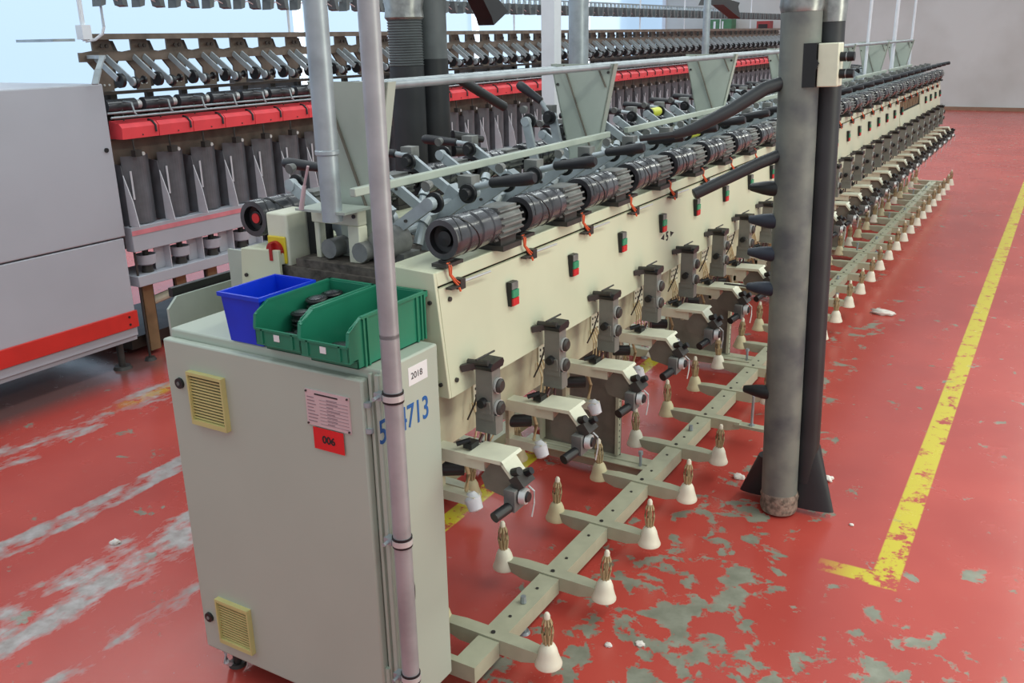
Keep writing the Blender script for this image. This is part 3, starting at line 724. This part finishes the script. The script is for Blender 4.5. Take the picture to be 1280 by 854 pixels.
def flare(cx,cy,dx_,dy_,ztop,name='suction_mouth'):
    b=MB().m('ductb'); n=20; vs=[];rings=[]
    for t in (0,.3,.65,1):
        hw=.045+.06*t; th=.045-.02*t
        c=Vector((cx+dx_*t,cy+dy_*t,ztop*(1-t)+.022*t))
        for k in range(n):
            a=2*PI*k/n; vs.append(c+Vector((hw*math.cos(a)*(1),th*math.sin(a),0)))
    fs=[(i*n+k,i*n+(k+1)%n,(i+1)*n+(k+1)%n,(i+1)*n+k) for i in range(3) for k in range(n)]
    fs+= [tuple(range(n))[::-1],tuple(3*n+k for k in range(n))]
    b.add(vs,fs); b.build(name, dc)
flare(-.745,3.745,.02,-.04,.30); flare(-.905,3.70,-.035,.05,.24)
for i,z in enumerate((1.413,1.283,1.15,1.005,.555)):
    k='black' if i in(0,4) else 'navy'
    x=-.915; L_=.115
    b=MB().m(k).lathe([(.030,0),(.030,.03),(.026,.06),(.016,.105),(.013,.112),(.010,.112)],(x+.02,3.63,z+.002),(-1,-.05,.04),18)
    if i==3: b.m('dark').cyl((-1.0,3.62,z+.008),(-1.10,3.615,z+.012),.004,.004,6)
    b.build('blowing_nozzle', dc)
MB().m('ductb').tube([(-.90,3.62,1.545),(-.96,3.57,1.52),(-1.165,3.42,1.415)],[.024,.023,.022],18).m('black').cyl((-1.163,3.4215,1.416),(-1.167,3.4185,1.414),.016).build('blowing_arm', dc)
MB().m('ductb').tube([(-.90,3.62,1.815),(-.95,3.58,1.80),(-1.05,3.50,1.73),(-1.17,3.42,1.665),(-1.24,3.39,1.645)],[.026,.026,.025,.023,.017],18).tube([(-1.23,3.39,1.647),(-1.36,3.34,1.635)],.012,10).build('blowing_arm', dc)
bx=MB().m('arm').box(-.765,-.69,3.60,3.68,1.80,1.955).build('switch_box', dc, bevel=.004)
MB().m('black').prism([(-.815,1.80),(-.768,1.80),(-.768,1.86),(-.758,1.885),(-.768,1.90),(-.768,1.957),(-.815,1.957)],'y',3.59,3.69).build('box_bracket', bx)
for z in (1.845,1.905):
    MB().m('black').cyl((-.69,3.63,z),(-.67,3.63,z),.017,.017,12).m('chrome').cyl((-.67,3.63,z),(-.665,3.63,z),.013,.013,12).m('black').cyl((-.665,3.63,z),(-.64,3.63,z),.018,.016,12).build('cable_gland', bx)
dc.rotation_euler=(0,-math.atan(.066/2.1),0)
# second cleaner duct between the machines
d2=empty('cleaner_duct',(-2.9,3.94,0),'pair of black cleaner hoses hanging between the two machines, ribbed grey at the top','duct')
MB().m('ductb').cyl((-2.9,3.86,.06),(-2.9,3.86,1.87),.086,.086,30).build('main_hose', d2)
b=MB().m('ribbed'); prof=[]
z=1.87
while z<2.12: prof+=[(.083,z-1.87),(.089,z-1.87+.005),(.083,z-1.87+.010)]; z+=.0125
b.lathe(prof,(-2.9,3.86,1.87),(0,0,1),30).build('ribbed_hose', d2)
MB().m('tape').lathe([(.09,0),(.098,.01),(.092,.05),(.10,.09),(.09,.15),(.088,2.2)],(-2.9,3.86,2.09),(0,0,1),30).build('silver_clamp', d2)
MB().m('ductb').cyl((-2.88,4.05,.06),(-2.88,4.05,1.90),.085,.085,28).m('ribbed').cyl((-2.88,4.05,1.90),(-2.88,4.05,4.4),.083,.083,28).build('side_hose', d2)
MB().m('ductb').cyl((-2.80,4.16,1.80),(-2.72,4.50,1.63),.026,.026,16).build('blowing_arm', d2)
MB().m('ductb').cyl((-2.83,4.14,1.42),(-2.76,4.36,1.40),.03,.018,16).cyl((-2.83,4.14,1.50),(-2.74,4.30,1.47),.03,.018,16).build('blowing_nozzle', d2)
MB().m('black').prism([(4.22,2.25),(4.34,2.25),(4.53,2.13),(4.38,2.06),(4.36,2.10)],'x',-2.80,-2.70).cyl((-2.76,4.05,2.24),(-2.76,4.28,2.22),.03).build('suction_mouth', d2)
o=MB().m('black').prism([(9.2,2.26),(9.6,2.27),(10.2,2.14),(10.1,2.26),(10.15,2.30),(9.3,2.35)],'x',-3.30,-3.18).cyl((-3.24,9.6,2.3),(-3.24,9.6,4.4),.02).build('blower_mouth')
tag(o,'black flared blower mouth hanging at the top, left of the big grey duct','blower mouth')

# posts
def post(x,y,r_,key,label,z1=4.4,box=False):
    b=MB().m(key)
    if box: b.box(x-r_,x+r_,y-r_,y+r_,0,z1)
    else: b.cyl((x,y,0),(x,y,z1),r_,r_,20)
    b.lathe([(r_*1.7,0),(r_*1.7,.012)],(x,y,0),(0,0,1),20)
    return tag(b.build('post'),label,'post')
post(-3.0,5.58,.048,'post','white square column behind the nearest big stanchion plate',box=True)
post(-3.0,5.98,.070,'galv','thick grey steel column just right of the white column')
post(-3.05,8.75,.034,'galv','slim grey column further down between the machines')

# pale uprights standing on the machine
for i,(x,y) in enumerate(((-1.74,8.0),(-1.74,9.57),(-1.74,11.06),(-1.74,12.3))):
    MB().m('post').cyl((x,y,1.36),(x,y,3.2),.014 if i!=2 else .02,None,10).build('upright', wm)

# ------------------------------------------------------------------ far twisting machine
tm=empty('twisting_machine',(-5.0,3.6,0),'long grey twisting machine behind, with red covers and rows of spindles','machine')
MB().m('bcab').box(-6.2,-5.0,1.2,3.635,.85,1.777).build('end_cabinet', tm, bevel=.008)
MB().m('bcab').box(-6.2,-5.004,1.2,3.62,.2,.842).build('lower_door', tm, bevel=.006)
MB().m('redband').box(-5.004,-4.988,1.2,3.625,.262,.372).build('red_band', tm, bevel=.003)
MB().m('bcab').box(-6.1,-5.02,1.2,3.62,.17,.262).build('base_frame', tm, bevel=.004)
MB().m('black').cyl((-5.0,3.59,1.39),(-4.992,3.59,1.39),.014).cyl((-4.988,3.56,.34),(-4.985,3.56,.34),.008).cyl((-4.988,3.56,.29),(-4.985,3.56,.29),.008).build('screw', tm)
for y in (2.2,3.50): MB().m('dark').cyl((-5.05,y,0),(-5.05,y,.17),.022).cyl((-5.05,y,0),(-5.05,y,.02),.06,.05).build('levelling_foot', tm)
MB().m('dark').cyl((-5.03,3.70,0),(-5.03,3.70,.9),.008).cyl((-5.03,3.70,0),(-5.03,3.70,.02),.04,.03).build('prop_rod', tm)
Q=.277; QN=56; YB=3.70; YE=YB+Q*QN
MB().m('bcab').box(-5.08,-5.0,YB-.02,YE,.735,.895).build('spindle_rail', tm, bevel=.004)
MB().m('pinkp').box(-5.0,-4.997,YB-.02,YE,.842,.872).build('pink_stripe', tm)  # thin pale pink strip along the rail face
MB().m('bcab').box(-5.30,-5.0,YB-.02,YE,.505,.575).build('drive_rail', tm, bevel=.004)
MB().m('bbrown').box(-5.25,-5.12,YB,YE,1.28,1.43).build('guide_rail', tm)
MB().m('sepd').box(-5.32,-5.26,YB,YE,.9,1.3).build('back_panel', tm)
MB().m('bdark').box(-5.16,-5.12,YB-.05,YE,1.703,1.722).build('roller_rail', tm)
MB().m('bdark').box(-5.26,-5.20,YB,YE,1.43,1.655).build('rear_board', tm)
MB().m('bbrown').box(-5.17,-5.10,YB-.04,YE,2.028,2.062).build('top_rail', tm)
MB().m('bbrown').box(-5.17,-5.155,YB-.08,YE,1.90,1.955).build('middle_rail', tm)
for x,z in ((-5.02,1.60),(-4.99,1.575)): MB().m('galv').cyl((x,YB-.05,z),(x,YE,z),.007,.007,8).build('guide_wire', tm)
def repb(name, mb, n=QN, step=Q, y0=YB, first=0, parent=tm):
    me=mb.mesh(name); out=[]
    for k in range(first,n): out.append(link(name,me,parent,(0,y0+k*step,0)))
    return out
rc=MB().m('redcov').prism([(-4.98,1.442),(-4.975,1.51),(-5.0,1.535),(-5.09,1.55),(-5.10,1.442)],'y',.003,Q-.003)
rc.m('black').tube([(-5.02,.235,1.545),(-4.99,.245,1.535),(-4.972,.25,1.51),(-4.97,.25,1.47)],.007,6).m('dark').cyl((-4.976,.15,1.46),(-4.973,.15,1.46),.005,.005,6)
repb('red_cover', rc)
hk=MB().m('dark').cyl((-4.99,.08,1.44),(-4.99,.08,1.36),.006,.006,6).box(-5.01,-4.97,.07,.12,1.33,1.37).m('chrome').cyl((-4.985,.13,1.345),(-4.97,.13,1.345),.012,.012,10)
repb('yarn_guide', hk)
repb('stop_pin', MB().m('dark').cyl((-5.02,.06,1.55),(-5.02,.06,1.62),.005,.005,6))
spl=MB().m('sepd').prism([(-5.20,1.30),(-5.04,1.28),(-5.025,1.16),(-5.02,.9),(-5.20,.9)],'y',0,.004).m('sepl').prism([(-5.03,1.22),(-4.97,1.06),(-4.94,.9),(-5.03,.9)],'y',-.001,.005)
repb('balloon_separator', spl)
sd=MB().m('sepd')
pts=[(-5.06-.035*math.sin(PI*i/10)*-1+.0, .035+i*.0205) for i in range(11)]
for i in range(10):
    y0=.035+i*.0205; x0=-5.075+.05*math.sin(PI*i/10); x1=-5.075+.05*math.sin(PI*(i+1)/10)
    sd.add([(x0,y0,.9),(x1,y0+.0205,.9),(x1,y0+.0205,1.33),(x0,y0,1.33),(x0-.004,y0,.9),(x1-.004,y0+.0205,.9),(x1-.004,y0+.0205,1.33),(x0-.004,y0,1.33)],[(0,1,2,3),(7,6,5,4),(3,2,6,7),(1,0,4,5)])
for i in range(4): None and sd.m('sepl').box(-5.045+.035*math.sin(PI*(i+1)/5),-5.04+.035*math.sin(PI*(i+1)/5),.06+i*.045,.063+i*.045,.95,1.25) if i in(1,) else None
repb('spindle_shield', sd)
bl_=MB().m('sepl').box(-5.035,-5.03,.055,.068,1.06,1.24)
repb('guide_blade', bl_)
cu=MB().m('bcab').lathe([(.045,0),(.062,.01),(.066,.07),(.060,.07),(.055,.02)],(-5.07,.11,.625),(0,0,1),16).m('dark').cyl((-5.07,.11,.575),(-5.07,.11,.63),.04,.03,12).m('dark').cyl((-5.07,.11,.66),(-5.07,.11,.9),.02,.02,8)
cu.m('sepl').box(-5.09,-5.085,.19,.27,.575,.74).box(-5.085,-5.02,.265,.27,.575,.74)
repb('spindle_pot', cu)
pi_=MB().m('pillar').box(-5.12,-5.10,.07,.15,.03,.50).m('bdark').box(-5.24,-5.12,.15,.17,.03,.50).m('arm').cyl((-5.2,.17,.33),(-5.16,.40,.37),.03,.03,10)
repb('stand_pillar', pi_, n=QN)
MB().m('bdark').box(-5.9,-5.2,YB,YE,.04,.12).build('base_frame', tm)
ro=MB().m('drum').cyl((-5.13,.02,1.635),(-5.13,.235,1.635),.042,.042,18).m('chrome').cyl((-5.13,.235,1.635),(-5.13,.277,1.635),.028,.028,12)
ro.m('galv').tube([(-5.08,.12,1.66),(-5.0,.12,1.655),(-4.99,.12,1.60),(-4.99,.14,1.575)],.007,6).m('bdark').box(-5.2,-5.17,.10,.15,1.55,1.70)
repb('delivery_roller', ro)
bp_=MB().m('bbrown').prism([(.035,1.722),(.14,1.722),(.14,1.84),(.165,1.88),(.235,1.93),(.235,1.955),(.17,1.965),(.15,2.03),(.03,2.03),(.03,1.965),(-.04,1.955),(-.04,1.93),(.0,1.88),(.035,1.84)],'x',-5.185,-5.17)
bp_.m('bdark').prism([(.11,1.722),(.19,1.74),(.19,1.86),(.24,1.92),(.20,2.02),(.12,2.03)],'x',-5.26,-5.20)
bp_.m('bdark').cyl((-5.15,.075,1.99),(-5.14,.075,1.99),.012).cyl((-5.15,.11,1.99),(-5.14,.11,1.99),.012).m('chrome').cyl((-5.17,.07,1.76),(-5.165,.07,1.76),.007,.007,8).cyl((-5.17,.105,1.76),(-5.165,.105,1.76),.007,.007,8)
repb('bracket_plate', bp_)
cr=MB().m('alu').bar((-5.15,.02,1.925),(-4.985,.03,1.80),.010,.035).bar((-5.15,.095,1.925),(-4.965,.12,1.78),.010,.038).cyl((-4.965,.113,1.78),(-4.965,.128,1.78),.027,.027,14)
cr.m('black').cyl((-4.985,.04,1.79),(-4.985,.065,1.79),.044,.042,18).cyl((-4.965,.13,1.775),(-4.965,.15,1.775),.036,.034,16).cyl((-4.965,.15,1.78),(-4.965,.20,1.79),.012,.012,10).cyl((-4.965,.20,1.79),(-4.965,.215,1.79),.024,.022,14)
repb('take_up_cradle', cr)
cr0=MB().m('alu').bar((-5.14,YB-.02,1.93),(-4.97,YB-.06,1.93),.04,.02).bar((-4.97,YB-.06,1.93),(-4.93,YB-.13,1.86),.03,.012).bar((-4.93,YB-.13,1.86),(-4.91,YB-.18,1.78),.04,.012)
cr0.build('end_cradle', tm)
# creel above: uprights and hanging bobbin holders
MB().m('galv').box(-5.35,-5.0,3.36,3.50,2.02,2.035).build('creel_foot', tm)
for (y,r_) in ((3.60,.014),):
    MB().m('post').cyl((-5.05,y,2.02),(-5.05,y,3.0),r_).box(-5.08,-5.02,y-.03,y+.03,2.03,2.11).build('creel_post', tm)
MB().m('post').tube([(-5.05,3.74,3.0),(-5.05,3.74,2.10),(-5.06,3.73,2.06),(-5.09,3.70,2.03),(-5.12,3.65,2.02)],.009,8).build('creel_post', tm)
for k in range(1,9): MB().m('post').cyl((-5.12,3.72+k*1.662,2.06),(-5.12,3.72+k*1.662,3.0),.009).build('creel_post', tm)
hb=MB().m('ribbed').prism([(.03,2.32),(.075,2.32),(.055,2.225),(.02,2.215)],'x',-5.10,-5.02).prism([(.20,2.32),(.155,2.32),(.175,2.225),(.21,2.215)],'x',-5.10,-5.02)
hb.m('galv').box(-5.09,-5.07,0,Q,2.285,2.30)
hb.m('pink').bar((-5.06,.06,2.25),(-5.06,.12,2.27),.006,.006).bar((-5.06,.12,2.27),(-5.06,.17,2.25),.006,.006)
repb('bobbin_hanger', hb)
# second row of uprights/hangers behind
hb2=MB().m('galv').cyl((-6.2,.05,2.36),(-6.2,.05,2.44),.03,.02,10).cyl((-6.2,.19,2.36),(-6.2,.19,2.44),.03,.02,10).box(-6.21,-6.19,0,Q,2.44,2.46)
repb('rear_bobbin_hanger', hb2)
MB().m('bcab').box(-6.15,-5.9,YB,YE,.55,1.05).build('rear_casing', tm)
MB().m('bdark').box(-6.0,-5.3,YB,YE,1.05,1.30).build('core_beam', tm)
MB().m('bcab').box(-6.1,-4.98,YE,YE+.5,.1,1.5).build('drive_end', tm, bevel=.01)
for k in range(0,10): MB().m('bdark').box(-5.9,-5.16,YB+.1+k*1.662,YB+.14+k*1.662,1.30,1.72).build('cross_frame', tm)

# things far off against the back wall
o=MB().m('bxg').box(-9.1,-8.35,26.0,26.4,0,2.35).m('wallL').box(-8.86,-8.80,25.99,26.0,.1,2.3).box(-8.62,-8.58,25.99,26.0,.1,2.3).build('locker'); tag(o,'green locker far away against the back wall','locker')
o=MB().m('bxr').box(-7.65,-7.30,26.0,26.35,0,2.28).m('ink').box(-7.6,-7.35,25.99,26.0,1.9,2.2).build('locker'); tag(o,'dark red locker far away against the back wall','locker')

# lint tufts on the floor
tufts=[(-1.089,3.881,.024,'white lint tuft between the duct and the creel'),(-.728,4.059,.026,'white lint tuft just right of the duct foot'),(-.97,6.96,.045,'long white lint tuft beyond the duct, near the yellow line'),
 (-.538,3.682,.009,'tiny lint speck right of the duct foot'),(-.962,4.862,.015,'small lint tuft right of the duct at mid height'),(-1.006,2.499,.014,'small pale lint tuft on chipped paint beside the nearest cone'),(-1.1,2.44,.012,'small lint speck near the nearest cone'),(-3.2,2.05,.02,'pale lint tuft on the scraped floor left of the cabinet')]
for i,(x,y,r_,lab) in enumerate(tufts):
    random.seed(i)
    bm=bmesh.new(); bmesh.ops.create_icosphere(bm,subdivisions=3,radius=r_)
    for v in bm.verts:
        n=1+random.uniform(-.22,.22)+.25*math.sin(v.co.x*160+i)*math.cos(v.co.y*190); v.co=Vector((v.co.x*n*(1.7 if i==2 else 1.1),v.co.y*n*.9,max(0,v.co.z*n*.55+r_*.3)))
    me=bpy.data.meshes.new('lint_tuft'); bm.to_mesh(me); bm.free(); me.materials.append(M['lint'])
    for p in me.polygons: p.use_smooth=True
    tag(link('lint_tuft',me,None,(x,y,0)),lab,'lint','lint tufts on the floor')
